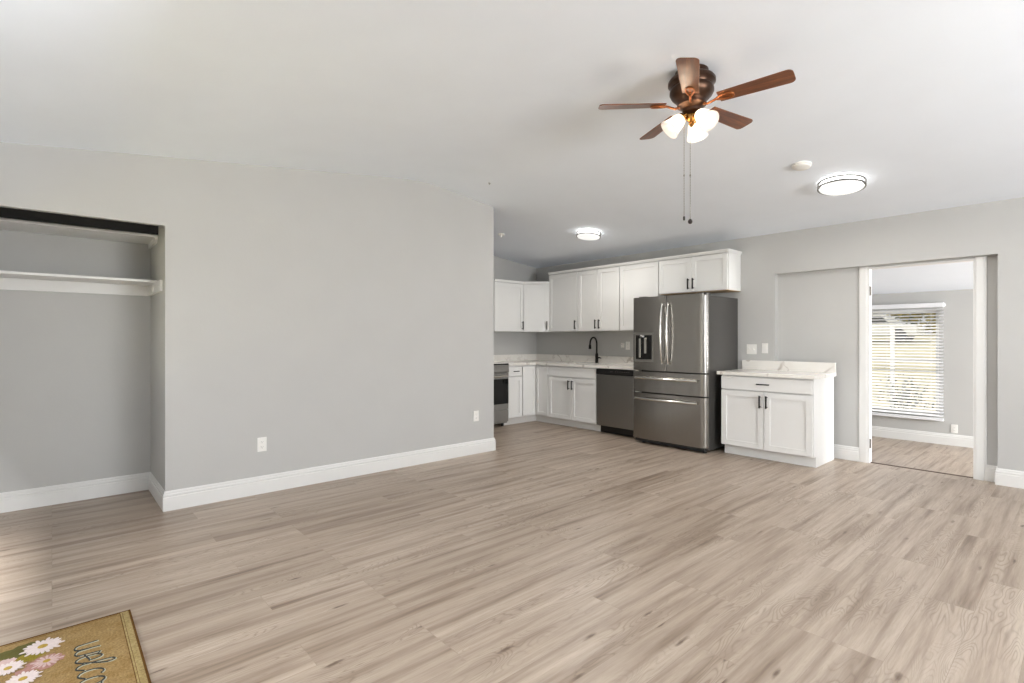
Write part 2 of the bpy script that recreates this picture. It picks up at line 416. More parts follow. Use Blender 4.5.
# sunroom beyond the doorway, one step lower
SZ, SY = -0.20, 9.29
struct(MB().box(-3.6, 6.29, SZ - 0.1, XR + 0.12, SY + 0.15, SZ).build('floor_sunroom', M['floor']))
struct(MB().box(DX0, 6.3022, SZ, DX1, 6.312, -0.003).build('trim_step_riser', M['trim']))
struct(MB().prism([(6.30, 2.31), (SY + 0.15, 1.925), (SY + 0.15, 2.05), (6.30, 2.43)], -3.6, XR + 0.12, 'x').build('ceiling_sunroom', M['ceiling']))
WX0, WX1, WZ0, WZ1 = -2.62, -1.43, 0.20, 1.70
m = MB(); a, b = SY, SY + 0.15
m.box(-3.6, a, SZ, WX0, b, 2.0); m.box(WX1, a, SZ, XR + 0.12, b, 2.0); m.box(WX0, a, SZ, WX1, b, WZ0); m.box(WX0, a, WZ1, WX1, b, 2.0)
struct(m.build('wall_sunroom_back', M['wall']))
struct(MB().prism([(6.312, SZ), (SY, SZ), (SY, 2.0), (6.312, 2.36)], -3.6, -3.48, 'x').build('wall_sunroom_left', M['wall']))
m = MB()
m.box(XR, 6.312, SZ, XR + 0.12, 6.9, 2.34); m.box(XR, 8.5, SZ, XR + 0.12, SY, 2.1); m.box(XR, 6.9, SZ, XR + 0.12, 8.5, 0.45); m.box(XR, 6.9, 1.75, XR + 0.12, 8.5, 2.2)
struct(m.build('wall_sunroom_right', M['wall']))

# baseboards: stepped profile run along a polyline
BASEP = [(0, 0), (0.016, 0), (0.017, 0.098), (0.012, 0.101), (0.012, 0.106), (0.0145, 0.110), (0.0145, 0.120), (0.009, 0.124), (0.009, 0.134), (0.005, 0.143), (0, 0.145)]
def baseboard(name, path, z0=0.0, prof=BASEP, h=1.0):
    """path: xy points with the wall on the left-hand side; board sticks out to the right"""
    bm = bmesh.new(); P = [Vector(p) for p in path]; rings = []
    for i, p in enumerate(P):
        dirs = []
        if i > 0: dirs.append((P[i] - P[i - 1]).normalized())
        if i < len(P) - 1: dirs.append((P[i + 1] - P[i]).normalized())
        ns = [Vector((d.y, -d.x)) for d in dirs]
        n = sum(ns, Vector((0, 0))); n.normalize(); k = 1 / max(0.2, n.dot(ns[0]))
        rings.append([bm.verts.new((p.x + n.x * o * k, p.y + n.y * o * k, z0 + zz * h)) for o, zz in prof])
    for a, b in zip(rings, rings[1:]):
        for j in range(len(prof) - 1): bm.faces.new([a[j], a[j + 1], b[j + 1], b[j]])
        bm.faces.new([a[-1], a[0], b[0], b[-1]])
    bm.faces.new(rings[0]); bm.faces.new(rings[-1][::-1])
    q = MB(); q.bm.free(); q.bm = bm
    return struct(q.build(name, M['trim']))
baseboard('baseboard_left', [(-5.30, CY0), (XL, CY0), (XL, EY), (XL - 0.30, EY)])
baseboard('baseboard_closet', [(-5.30, YB), (-5.30, CY0)])
baseboard('baseboard_recess', [(NX0, NY), (-1.605, NY)])
baseboard('baseboard_right', [(-0.640, NY), (NX1, NY), (NX1, YW), (XR, YW)])
baseboard('baseboard_side', [(XR, YW), (XR, YB)])
baseboard('baseboard_sunroom', [(-3.48, SY), (XR, SY)], SZ, h=1.06)

# doorway: jamb lining, casings, hinges, threshold
m = MB(); J = 0.018
m.box(DX0 - 0.001, NY - 0.012, 0, DX0 + J, WB + 0.002, DZ); m.box(DX1 - J, NY - 0.012, 0, DX1 + 0.001, WB + 0.002, DZ); m.box(DX0 + J, NY - 0.012, DZ - J, DX1 - J, WB + 0.002, DZ)
dj = struct(m.build('door_1', M['trim'], bevel=0.001), 'white lined doorway to the sunroom')
for zz in (0.20, 1.76):
    q = MB().box(DX0 + J, NY + 0.0, zz - 0.045, DX0 + J + 0.003, NY + 0.030, zz + 0.045)
    q.tube([(DX0 + J + 0.004, NY - 0.004, zz - 0.048), (DX0 + J + 0.004, NY - 0.004, zz + 0.048)], 0.006)
    q.build('door_hinge', M['hinge'], dj)
def casing(name, x0, x1):
    q = MB().prism([(x0, NY), (x0, NY - 0.016), (x0 + 0.012, NY - 0.019), (x1 - 0.02, NY - 0.019), (x1 - 0.008, NY - 0.014), (x1, NY - 0.012), (x1, NY)], 0, NZ - 0.003)
    return struct(q.build(name, M['trim'], bevel=0.001))
casing('trim_1', DX0 - 0.072, DX0 + 0.006)
casing('trim_2', DX1 - 0.006, DX1 + 0.072)
struct(MB().prism([(6.262, 0.0004), (6.272, 0.005), (6.290, 0.006), (6.300, 0.004), (6.306, -0.006), (6.30, -0.01)], DX0 + J, DX1 - J, 'x').build('trim_threshold', M['threshold']))

# ------------------------------------------------------------------ window in the sunroom
wd = struct(MB().box(WX0, SY + 0.06, WZ0, WX0 + 0.045, SY + 0.12, WZ1).box(WX1 - 0.045, SY + 0.06, WZ0, WX1, SY + 0.12, WZ1)
            .box(WX0 + 0.045, SY + 0.06, WZ0, WX1 - 0.045, SY + 0.12, WZ0 + 0.045).box(WX0 + 0.045, SY + 0.06, WZ1 - 0.045, WX1 - 0.045, SY + 0.12, WZ1).build('window_1', M['vinyl'], bevel=0.002),
            'white single-hung sunroom window')
zm = 0.955
MB().box(WX0 + 0.045, SY + 0.075, zm - 0.022, WX1 - 0.045, SY + 0.105, zm + 0.022).build('meeting_rail', M['vinyl'], wd, bevel=0.002)
MB().box(WX0 + 0.045, SY + 0.088, zm + 0.022, WX1 - 0.045, SY + 0.092, WZ1 - 0.045).build('upper_pane', M['glass'], wd)
MB().box(WX0 + 0.045, SY + 0.083, WZ0 + 0.045, WX1 - 0.045, SY + 0.087, zm - 0.022).build('lower_pane', M['glass'], wd)
MB().box(WX0, SY - 0.002, WZ0 - 0.012, WX1, SY + 0.06, WZ0).build('window_sill', M['trim'], wd, bevel=0.002)

bx0, bx1 = -2.68, -1.372
bl = thing('window_blind', 'white horizontal slat blind hanging over the sunroom window', 'blind', (0, SY, 0))
MB().box(bx0, -0.072, 1.715, bx1, -0.004, 1.778).box(bx1, -0.06, 1.725, bx1 + 0.012, -0.004, 1.765).build('valance', M['slat'], bl, bevel=0.003)
zt_, zb_ = 1.69, 0.20
ns = 35; first = None
for i in range(ns):
    z = zt_ - i * (zt_ - zb_) / (ns - 1)
    if first is None:
        q = MB(); th = R_(22)
        pts = []
        for k in range(7):
            u = (k / 6 - 0.5) * 0.05; h = 0.0025 * (1 - (2 * k / 6 - 1) ** 2)
            pts.append((u, h))
        pts2 = [(u, h - 0.0022) for u, h in reversed(pts)]
        rot = [(u * math.cos(th) - h * math.sin(th), u * math.sin(th) + h * math.cos(th)) for u, h in pts + pts2]
        q.prism(rot, bx0 + 0.01, bx1 - 0.004, 'x')
        first = q.build('slat', M['slat'], bl, smooth=True); o = first
    else:
        o = first.copy(); COL.objects.link(o); o.parent = bl
    o.location = (0, -0.036, z)
MB().box(bx0 + 0.01, -0.062, 0.125, bx1 - 0.004, -0.010, 0.165).build('bottom_rail', M['slat'], bl, bevel=0.004)
for x in (bx0 + 0.18, -2.03, bx1 - 0.14):
    q = MB()
    for yy in (-0.063, -0.009): q.tube([(x, yy, 0.16), (x, yy, 1.72)], 0.0009, 6)
    q.build('ladder_cord', M['slat'], bl)

# ------------------------------------------------------------------ wall plates
def plate(name, label, loc, rz, kind='outlet', wdt=0.072):
    t = thing(name, label, 'outlet' if kind == 'outlet' else 'switch', loc, rz)
    MB().box(-wdt / 2, -0.006, -0.058, wdt / 2, 0, 0.058).build('cover_plate', M['whiteplastic'], t, bevel=0.003)
    if kind == 'outlet':
        for dz in (-0.021, 0.021):
            r = MB().prism([(0.017 * math.cos(a) * 1.0, dz + max(-0.0135, min(0.0135, 0.017 * math.sin(a)))) for a in [2 * PI * k / 24 for k in range(24)]], -0.009, -0.005, 'y').build('receptacle', M['whiteplastic'], t)
            MB().box(-0.008, -0.0095, dz - 0.001, -0.006, -0.0088, dz + 0.007).box(0.006, -0.0095, dz, 0.008, -0.0088, dz + 0.006).box(-0.002, -0.0095, dz - 0.009, 0.002, -0.0088, dz - 0.005).build('slot', M['slot'], r)
    else:
        n = max(1, round(wdt / 0.07)); 
        for i in range(n):
            cx_ = (i - (n - 1) / 2) * 0.046
            if kind == 'rocker': MB().prism([(-0.006, -0.034), (-0.0075, -0.034), (-0.011, 0.034), (-0.006, 0.034)], cx_ - 0.0165, cx_ + 0.0165, 'x').build('rocker', M['whiteplastic'], t, bevel=0.001)
            else:
                MB().box(cx_ - 0.012, -0.0075, -0.02, cx_ + 0.012, -0.006, 0.02).prism([(-0.006, -0.008), (-0.018, 0.004), (-0.018, 0.010), (-0.006, 0.008)], cx_ - 0.005, cx_ + 0.005, 'x').build('toggle', M['whiteplastic'], t, bevel=0.001)
    return t
QX = R_(90)
plate('wall_outlet', 'white outlet low on the long grey wall, nearest the closet', (XL, 1.29, 0.402), QX)
plate('wall_outlet', 'white outlet low on the long grey wall near its free end by the kitchen', (XL, 3.51, 0.416), QX)
plate('wall_outlet', 'white outlet low on the sunroom wall beside the blind', (-1.265, SY, 0.033), 0)
plate('light_switch', 'double white switch plate above the marble-look counter by the fridge', (-2.668, YW, 1.15), 0, 'toggle', 0.116)
plate('light_switch', 'narrow single white switch plate beside the double one', (-2.517, YW, 1.162), 0, 'rocker', 0.070)
plate('wall_outlet', 'white outlet on the kitchen backsplash between faucet and fridge', (-4.42, YW, 1.175), 0)
MB_ = thing('plug_adapter', 'small white plug-in device at the kitchen backsplash outlet', 'plug', (-4.50, YW, 1.18))
MB().box(-0.02, -0.035, -0.034, 0.02, 0, 0.034).build('housing', M['whiteplastic'], MB_, bevel=0.005)
MB().box(-0.006, -0.037, 0.012, 0.006, -0.034, 0.018).build('indicator', M['slot'], MB_)

# ------------------------------------------------------------------ closet shelves
sh = thing('closet_shelf', 'lower white closet shelf on wood cleats, bright front edge', 'shelf', (-5.30, 0, 1.715))
MB().box(0, YB, 0, 0.37, CY0, 0.019).build('board', M['trim'], sh, bevel=0.002)
MB().box(0, YB, -0.085, 0.018, CY0, 0).build('cleat', M['trim'], sh, bevel=0.002)
MB().box(0.018, CY0 - 0.018, -0.085, 0.63, CY0, 0).build('side_cleat', M['trim'], sh, bevel=0.002)
q = MB(); q.lathe([(0.0, 0), (0.024, 0), (0.024, 0.008), (0.012, 0.012), (0, 0.012)], 20, (0.30, CY0 - 0.018, -0.045), Matrix.Rotation(R_(90), 3, 'X'), cap=False)
q.build('rod_socket', M['whiteplastic'], sh, smooth=True)
sh = thing('closet_shelf', 'upper closet shelf tucked just under the opening header', 'shelf', (-5.30, 0, 2.066))
MB().box(0, YB, 0, 0.41, CY0, 0.019).build('board', M['trim'], sh, bevel=0.002)
MB().prism([(0, 0), (0, -0.035), (0.36, -0.035), (0.40, -0.01), (0.40, 0)], CY0 - 0.018, CY0, 'y').build('side_cleat', M['trim'], sh)

t = thing('closet_track', 'dark sliding-door track strip under the closet opening header', 'track', (XL - 0.055, 0, HZ))  # black strip added to paint the darkness of the unlit gap above the shelf
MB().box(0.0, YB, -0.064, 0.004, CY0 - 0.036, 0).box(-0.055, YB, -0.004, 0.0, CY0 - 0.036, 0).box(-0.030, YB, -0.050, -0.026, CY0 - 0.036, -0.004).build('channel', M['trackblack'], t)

# ------------------------------------------------------------------ cabinets
def bar_pull(parent, x, y, z, L=0.13, vert=True):
    q = MB(); off = 0.028
    if vert:
        q.box(x - 0.007, y - off - 0.010, z - L / 2, x + 0.007, y - off, z + L / 2)
        for dz in (-L / 2 + 0.014, L / 2 - 0.014): q.box(x - 0.0045, y - off, z + dz - 0.0045, x + 0.0045, y, z + dz + 0.0045)
    else:
        q.box(x - L / 2, y - off - 0.010, z - 0.006, x + L / 2, y - off, z + 0.006)
        for dx in (-L / 2 + 0.014, L / 2 - 0.014): q.box(x + dx - 0.0045, y - off, z - 0.0045, x + dx + 0.0045, y, z + 0.0045)
    return q.build('handle', M['black'], parent, bevel=0.0015)
def shaker(parent, name, x0, x1, z0, z1, y, rail=0.057, t=0.019, inset=0.011):
    """five-piece door in front of plane y (front faces -y)"""
    q = MB(); f = y - t
    q.box(x0, f, z0, x0 + rail, y, z1); q.box(x1 - rail, f, z0, x1, y, z1)
    q.box(x0 + rail, f, z0, x1 - rail, y, z0 + rail); q.box(x0 + rail, f, z1 - rail, x1 - rail, y, z1)
    q.box(x0 + rail, f + inset, z0 + rail, x1 - rail, y - 0.003, z1 - rail)
    return q.build(name, M['cab'], parent, bevel=0.0012)
def slab(parent, name, x0, x1, z0, z1, y, t=0.019):
    return MB().box(x0, y - t, z0, x1, y, z1).build(name, M['cab'], parent, bevel=0.002)

def base_cabinet(label, loc, rz, w, doors, drawer=False, false_front=False, depth=0.60, right_toe=False, handles=True, end_panel=False):
    t = thing('base_cabinet', label, 'cabinet', loc, rz)
    if false_front:
        MB().box(0, 0, 0.105, 0.018, depth, 0.876).box(w - 0.018, 0, 0.105, w, depth, 0.876).box(0.018, 0, 0.105, w - 0.018, depth, 0.123).box(0.018, 0.014, 0.123, w - 0.018, 0.032, 0.876).box(0.018, depth - 0.012, 0.123, w - 0.018, depth, 0.876).build('body', M['cab'], t)
    else: MB().box(0, 0.014, 0.105, w, depth, 0.876).build('body', M['cab'], t, bevel=0.001)
    q = MB().box(0.0, 0.075, 0, w, 0.09, 0.105)
    if end_panel: q.box(w - 0.018, 0.09, 0, w, depth, 0.105)
    q.build('toe_kick', M['cab'] if end_panel else M['toe'], t)
    zt = 0.862
    if drawer or false_front:
        d = slab(t, 'drawer' if drawer else 'false_front', 0.006, w - 0.006, 0.725, zt, 0)
        if drawer: bar_pull(d, w / 2, -0.019, 0.795, 0.13 if w > 0.4 else 0.10, False)
        zt = 0.713
    dw = (w - 0.012 - 0.007 * (doors - 1)) / doors
    for i in range(doors):
        x0 = 0.006 + i * (dw + 0.007)
        d = shaker(t, 'door', x0, x0 + dw, 0.115, zt, 0)
        if handles:
            hx = x0 + dw - 0.03 if (doors == 1 or i == 0) else x0 + 0.03
            bar_pull(d, hx, -0.019, zt - 0.10)
    return t
FY = 5.547           # face-frame plane of the lower run on the kitchen wall
FX = -5.68           # face-frame plane of the lower run on the far left wall
base_cabinet('white sink base cabinet with two shaker doors, under the black faucet', (-5.400, FY, 0), 0, 0.915, 2, false_front=True)
base_cabinet('narrow white base cabinet with one small drawer, beside the range', (FX, 4.968, 0), QX, 0.282, 1, drawer=True, handles=False)
base_cabinet('freestanding white base cabinet with long top drawer and two doors, right of fridge', (-2.735, FY, 0), 0, 0.925, 2, drawer=True, end_panel=True)
# corner base with an inside-corner folding door
t = thing('corner_cabinet', 'white L-shaped corner base cabinet with folding door', 'cabinet', (XK, YW, 0))
gx, gy = FX - XK, FY - YW
MB().prism([(0.012, -0.012), (0.012, 5.252 - YW), (gx - 0.016, 5.252 - YW), (gx - 0.016, gy + 0.016), (-5.402 - XK, gy + 0.016), (-5.402 - XK, -0.012)], 0.105, 0.876).build('body', M['cab'], t, bevel=0.001)
q = MB().box(gx - 0.09, 5.252 - YW, 0, gx - 0.075, gy + 0.09, 0.105).box(gx - 0.075, gy + 0.075, 0, -5.402 - XK, gy + 0.09, 0.105); q.build('toe_kick', M['toe'], t)
d = shaker(t, 'door', 0.026, 0.270, 0.125, 0.855, 0, 0.045); d.location = (gx, gy, 0)      # leaf on the kitchen wall side
d2 = shaker(t, 'door', -0.287, -0.026, 0.125, 0.855, 0, 0.045); d2.rotation_euler = (0, 0, QX); d2.location = (gx, gy, 0)

# filler next to the dishwasher and fridge
tag(MB().box(-3.868, FY, 0.0, -3.815, YW - 0.005, 0.876).build('filler_panel', M['cab'], bevel=0.001), 'narrow white filler panel between dishwasher and fridge', 'panel')

# countertops with backsplash and sink cut-out
CTH = [0.877, 0.914]
t = thing('countertop', 'L-shaped white veined quartz countertop running round the kitchen corner', 'countertop', (0, 0, 0))
cy0, cx0 = 5.508, -5.642
sx0, sx1, sy0, sy1 = -5.24, -4.62, 5.60, 5.93
m = MB()
for a in [(XK + 0.002, 4.966, cx0, YW - 0.002), (cx0, cy0, sx0, YW - 0.002), (sx0, cy0, sx1, sy0), (sx0, sy1, sx1, YW - 0.002), (sx1, cy0, -3.80, YW - 0.002)]:
    m.box(a[0], a[1], CTH[0], a[2], a[3], CTH[1])
bmesh.ops.remove_doubles(m.bm, verts=m.bm.verts, dist=1e-4)
m.build('worktop', M['quartz'], t)
MB().prism([(XK + 0.002, 4.966), (XK + 0.022, 4.966), (XK + 0.022, YW - 0.022), (-3.80, YW - 0.022), (-3.80, YW - 0.002), (XK + 0.002, YW - 0.002)], CTH[1], CTH[1] + 0.104).build('backsplash', M['quartz'], t, bevel=0.001)
t = thing('countertop', 'short white veined quartz countertop beside the fridge', 'countertop', (0, 0, 0))
MB().box(-2.772, cy0, CTH[0], -1.788, YW - 0.002, CTH[1]).build('worktop', M['quartz'], t, bevel=0.002)
MB().box(-2.772, YW - 0.024, CTH[1], -1.790, YW - 0.002, CTH[1] + 0.106).build('backsplash', M['quartz'], t, bevel=0.001)

t = thing('kitchen_sink', 'stainless undermount sink below the black faucet', 'sink', ((sx0 + sx1) / 2, (sy0 + sy1) / 2, 0.877))
m = MB(); a, b = (sx1 - sx0) / 2 + 0.01, (sy1 - sy0) / 2 + 0.01
m.box(-a, -b, -0.2, a, b, -0.19); m.box(-a, -b, -0.19, -a + 0.008, b, -0.001); m.box(a - 0.008, -b, -0.19, a, b, -0.001); m.box(-a + 0.008, -b, -0.19, a - 0.008, -b + 0.008, -0.001); m.box(-a + 0.008, b - 0.008, -0.19, a - 0.008, b, -0.001)
m.build('basin', M['steel'], t); MB().lathe([(0.04, -0.19), (0.04, -0.186), (0.03, -0.186), (0.02, -0.189)], 24).build('drain', M['chrome'], t, smooth=True)

# faucet
t = thing('kitchen_faucet', 'tall black gooseneck pull-down kitchen faucet', 'faucet', (-4.86, 6.0, 0.9145))
MB().lathe([(0.031, 0), (0.031, 0.006), (0.024, 0.012), (0.022, 0.08), (0.024, 0.10), (0.020, 0.135), (0.014, 0.15)], 28).build('base', M['black'], t, smooth=True)
pts = [(0, 0, 0.14), (0, 0, 0.29)] + [(0.01 * (1 - math.cos(a)), -0.088 * (1 - math.cos(a)), 0.29 + 0.088 * math.sin(a)) for a in [PI * k / 12 for k in range(1, 13)]] + [(0.02, -0.178, 0.27)]
MB().tube(pts, 0.0125, 14).build('spout', M['black'], t, smooth=True)
MB().lathe([(0.013, 0.06), (0.018, 0.05), (0.020, 0.01), (0.022, 0.0), (0.018, -0.004)], 20, (0.02, -0.178, 0.215)).build('spray_head', M['black'], t, smooth=True)
MB().tube([(0.018, 0, 0.075), (0.045, 0.0, 0.085), (0.085, -0.01, 0.075)], [0.013, 0.011, 0.007], 12).build('lever', M['black'], t, smooth=True)

# upper cabinets
def upper_cabinet(label, loc, rz, w, z0, z1, doors, depth=0.31, hside='right', crown=True, hz=None, right_end=False):
    t = thing('wall_cabinet', label, 'cabinet', loc, rz)
    MB().box(0, 0.008, z0, w, depth, z1).build('body', M['cab'], t, bevel=0.001)
    dw = (w - 0.012 - 0.004 * (doors - 1)) / doors
    for i in range(doors):
        x0 = 0.006 + i * (dw + 0.004)
        d = shaker(t, 'door', x0, x0 + dw, z0 + 0.006, z1 - 0.012, 0, 0.055)
        right = (doors == 1 and hside == 'right') or (doors == 2 and i == 0)
        bar_pull(d, x0 + dw - 0.03 if right else x0 + 0.03, -0.019, z0 + (hz or 0.10))
    if crown:
        x1 = w + (0.016 if right_end else 0)
        q = MB().prism([(0, 0.0), (-0.022, 0.0), (-0.024, 0.008), (-0.034, 0.022), (-0.036, 0.036), (0.0, 0.036)], 0, x1, 'x')
        if right_end: q.prism([(w, 0.0), (w + 0.004, 0), (w + 0.010, 0.012), (w + 0.016, 0.022), (w + 0.017, 0.036), (w, 0.036)], -0.036, depth, 'y')
        o = q.build('crown_molding', M['cab'], t); o.location = (0, 0, z1)
    return t
UY = 5.839
ZB, ZTall, ZShort = 1.383, 2.275, 2.135
upper_cabinet('tall white wall cabinet with a single door, at left of the tall run', (-5.668, UY, 0), 0, 0.594, ZB, ZTall, 1)
upper_cabinet('white two-door wall cabinet above the sink', (-5.072, UY, 0), 0, 0.753, ZB, ZTall, 2)
upper_cabinet('white wide single-door wall cabinet left of the over-fridge cabinet', (-4.317, UY, 0), 0, 0.608, ZB, ZTall, 1)
uf = upper_cabinet('short white two-door cabinet mounted above the fridge', (-3.707, UY, 0), 0, 0.912, 1.842, ZTall, 2, right_end=True)
MB().box(0.002, 0.002, 1.836, 0.910, 0.308, 1.842).build('underside_panel', M['rawwood'], uf)
UX = -5.97
upper_cabinet('white wall cabinet on the far left kitchen wall, cut off by the grey wall edge', (UX, 4.942, 0), QX, 0.600, ZB, ZShort, 1)
# diagonal corner wall cabinet
t = thing('corner_wall_cabinet', 'white diagonal corner wall cabinet set between the two runs', 'cabinet', (XK, YW, 0))
pA, pB = (UX - XK, 5.547 - YW), (-5.672 - XK, UY - YW + 0.005)
MB().prism([(0.012, -0.012), (0.012, 5.547 - YW), pA, pB, (-5.672 - XK, -0.012)], ZB, ZShort).build('body', M['cab'], t, bevel=0.001)
dl = math.hypot(pB[0] - pA[0], pB[1] - pA[1]); ang = math.atan2(pB[1] - pA[1], pB[0] - pA[0])
d = shaker(t, 'door', 0.012, dl - 0.010, ZB + 0.006, ZShort - 0.012, 0, 0.055); d.location = (pA[0], pA[1], 0); d.rotation_euler = (0, 0, ang)
bar_pull(d, dl - 0.045, -0.019, ZB + 0.10)
q = MB().prism([(0, 0.0), (-0.022, 0.0), (-0.030, 0.022), (-0.032, 0.036), (0.0, 0.036)], 0, dl, 'x').build('crown_molding', M['cab'], t)
q.location = (pA[0], pA[1], ZShort); q.rotation_euler = (0, 0, ang)

# ------------------------------------------------------------------ dishwasher
t = thing('dishwasher', 'built-in stainless dishwasher with black control strip', 'dishwasher', (-4.178, FY, 0))
MB().box(-0.296, 0.01, 0.10, 0.296, 0.58, 0.872).build('tub', M['blackplastic'], t)
MB().box(-0.298, -0.028, 0.108, 0.298, 0.01, 0.792).build('door', M['steeldark'], t, bevel=0.004)
cp = MB().prism([(0.01, 0.795), (-0.030, 0.795), (-0.036, 0.806), (-0.032, 0.858), (-0.022, 0.868), (0.01, 0.868)], -0.298, 0.298, 'x').build('control_panel', M['blackplastic'], t, bevel=0.001)
for i in range(7):
    MB().box(0.02 + i * 0.034, -0.0352, 0.838, 0.030 + i * 0.034 + 0.006, -0.0335, 0.843).build('button', M['nickel'], cp)
MB().box(-0.06, -0.0358, 0.832, -0.015, -0.0335, 0.848).build('display', M['slot'], cp)
MB().box(-0.29, 0.055, 0.004, 0.29, 0.07, 0.10).build('kick_plate', M['blackplastic'], t)

# ------------------------------------------------------------------ range
RW = 0.755
t = thing('electric_range', 'stainless electric range with black glass oven door, half hidden by the wall', 'range', (FX, 4.968 - 0.004 - RW, 0), QX)
MB().box(0, 0.0, 0.05, RW, 0.58, 0.895).build('body', M['rangesteel'], t, bevel=0.002)
MB().box(0.0, -0.03, 0.896, RW, 0.58, 0.914).build('cooktop', M['blackglass'], t, bevel=0.004)
c_ = MB().prism([(0.0, 0.79), (-0.036, 0.79), (-0.046, 0.80), (-0.034, 0.885), (-0.028, 0.894), (0, 0.894)], 0.002, RW - 0.002, 'x').build('control_panel', M['rangesteel'], t, bevel=0.001)
for x in (0.07, 0.15, 0.23, 0.31):
    MB().lathe([(0.024, 0), (0.022, 0.022), (0.0, 0.022)], 20, (x, -0.040, 0.843), Matrix.Rotation(R_(90), 3, 'X'), cap=False).build('knob', M['blackplastic'], c_, smooth=True)
dr = MB().box(0.004, -0.030, 0.255, RW - 0.004, 0.0, 0.778).build('oven_door', M['rangesteel'], t, bevel=0.004)
MB().box(0.03, -0.034, 0.335, RW - 0.006, -0.029, 0.695).build('oven_window', M['blackglass'], dr, bevel=0.002)
MB().tube([(0.05, -0.075, 0.735), (RW - 0.05, -0.075, 0.735)], 0.011, 12).box(0.06, -0.075, 0.727, 0.075, -0.03, 0.743).box(RW - 0.075, -0.075, 0.727, RW - 0.06, -0.03, 0.743).build('handle', M['chrome'], dr, smooth=True)
MB().box(0.004, -0.028, 0.075, RW - 0.004, 0.0, 0.245).build('drawer', M['rangesteel'], t, bevel=0.004)
for x in (0.05, RW - 0.05):
    for y in (0.05, 0.53): MB().lathe([(0.018, 0), (0.018, 0.05)], 14, (x, y, 0)).build('foot', M['rubber'], t)

# ------------------------------------------------------------------ refrigerator
FX0, FX1, FR = -3.782, -2.818, 5.348
t = thing('refrigerator', 'stainless french-door refrigerator with ice dispenser and two lower drawers', 'refrigerator', ((FX0 + FX1) / 2, FR, 0))
hw = (FX1 - FX0) / 2
MB().box(-hw + 0.086, 0.078, 0.03, hw - 0.004, 0.785, 1.755).build('body', M['fridgeside'], t, bevel=0.004)
def front(name, x0, x1, z0, z1, rl=0.004, rr=0.004, cut=None):
    """door slab with rounded outer vertical corners and a gentle bow"""
    def bow(x): return 0.010 * (x / hw) ** 2
    pts = []
    def corner(cx_, cy_, r, a0, a1, n=8):
        for k in range(n + 1):
            a = a0 + (a1 - a0) * k / n; pts.append((cx_ + r * math.cos(a), cy_ + r * math.sin(a)))
    pts.append((x0, 0.072)); corner(x0 + rl, bow(x0) + rl, rl, PI, 1.5 * PI)
    for k in range(1, 10):
        x = x0 + rl + (x1 - x0 - rl - rr) * k / 10; pts.append((x, bow(x)))
    corner(x1 - rr, bow(x1) + rr, rr, 1.5 * PI, 2 * PI); pts.append((x1, 0.072))
    return MB().prism(pts, z0, z1).build(name, M['steel'], t, smooth=True)
seam = -3.305 - (FX0 + FX1) / 2
dl_ = front('door', -hw, seam - 0.003, 0.892, 1.775, 0.035, 0.004)
dr_ = front('door', seam + 0.003, hw, 0.892, 1.775, 0.004, 0.068)
mid = front('drawer', -hw, hw, 0.632, 0.876, 0.035, 0.068)
low = front('drawer', -hw, hw, 0.062, 0.616, 0.035, 0.068)
# dispenser: frame, dark alcove, spout and paddle
dx0, dx1, dz0, dz1 = -hw + 0.040, -hw + 0.305, 0.995, 1.345
dis = MB()
dis.box(dx0, -0.004, dz0, dx0 + 0.02, 0.012, dz1); dis.box(dx1 - 0.02, -0.004, dz0, dx1, 0.012, dz1)
dis.box(dx0 + 0.02, -0.004, dz1 - 0.03, dx1 - 0.02, 0.012, dz1); dis.box(dx0 + 0.02, -0.004, dz0, dx1 - 0.02, 0.012, dz0 + 0.03)
dis = dis.build('dispenser', M['steeldark'], dl_, bevel=0.002)
MB().box(dx0 + 0.02, -0.0025, dz0 + 0.03, dx1 - 0.02, 0.010, dz1 - 0.03).build('alcove', M['blackglass'], dl_)
MB().box(dx0 + 0.075, -0.02, dz0 + 0.05, dx0 + 0.10, -0.002, dz1 - 0.07).box(dx0 + 0.145, -0.014, dz0 + 0.10, dx0 + 0.175, -0.002, dz1 - 0.06).build('paddle', M['chrome'], dl_, bevel=0.002)
MB().lathe([(0.03, 0), (0.03, 0.02), (0.02, 0.03)], 20, (dx0 + 0.12, -0.012, dz1 - 0.055)).build('nozzle', M['nickel'], dl_, smooth=True)
def vhandle(parent, x, z0, z1):
    pts = []; n = 16
    for k in range(n + 1):
        u = k / n; pts.append((x, -0.022 - 0.042 * math.sin(PI * u) ** 0.7, z0 + (z1 - z0) * u))
    q = MB().tube(pts, [0.010 + 0.004 * math.sin(PI * k / n) for k in range(n + 1)], 12)
    q.box(x - 0.010, -0.03, z0 - 0.012, x + 0.010, 0.006, z0 + 0.025); q.box(x - 0.010, -0.03, z1 - 0.025, x + 0.010, 0.006, z1 + 0.012)
    return q.build('handle', M['chrome'], parent, smooth=True)
vhandle(dl_, seam - 0.040, 0.985, 1.68); vhandle(dr_, seam + 0.040, 0.985, 1.68)
def hhandle(parent, z):
    pts = []; n = 16; a, b = -hw + 0.07, hw - 0.10
    for k in range(n + 1):
        u = k / n; pts.append((a + (b - a) * u, -0.022 - 0.040 * math.sin(PI * u) ** 0.7, z))
    q = MB().tube(pts, [0.014 + 0.002 * math.sin(PI * k / n) for k in range(n + 1)], 12)
    for x in (a, b): q.box(x - 0.012, -0.03, z - 0.011, x + 0.012, 0.012, z + 0.011)
    return q.build('handle', M['chrome'], parent, smooth=True)
hhandle(mid, 0.800); hhandle(low, 0.552)
for x in (-hw + 0.14, hw - 0.06): MB().box(x - 0.05, 0.02, 1.756, x + 0.05, 0.14, 1.785).build('hinge_cover', M['fridgeside'], t, bevel=0.004)
MB().box(-hw + 0.03, 0.03, 0.022, hw - 0.03, 0.09, 0.060).build('base_grille', M['rubber'], t)
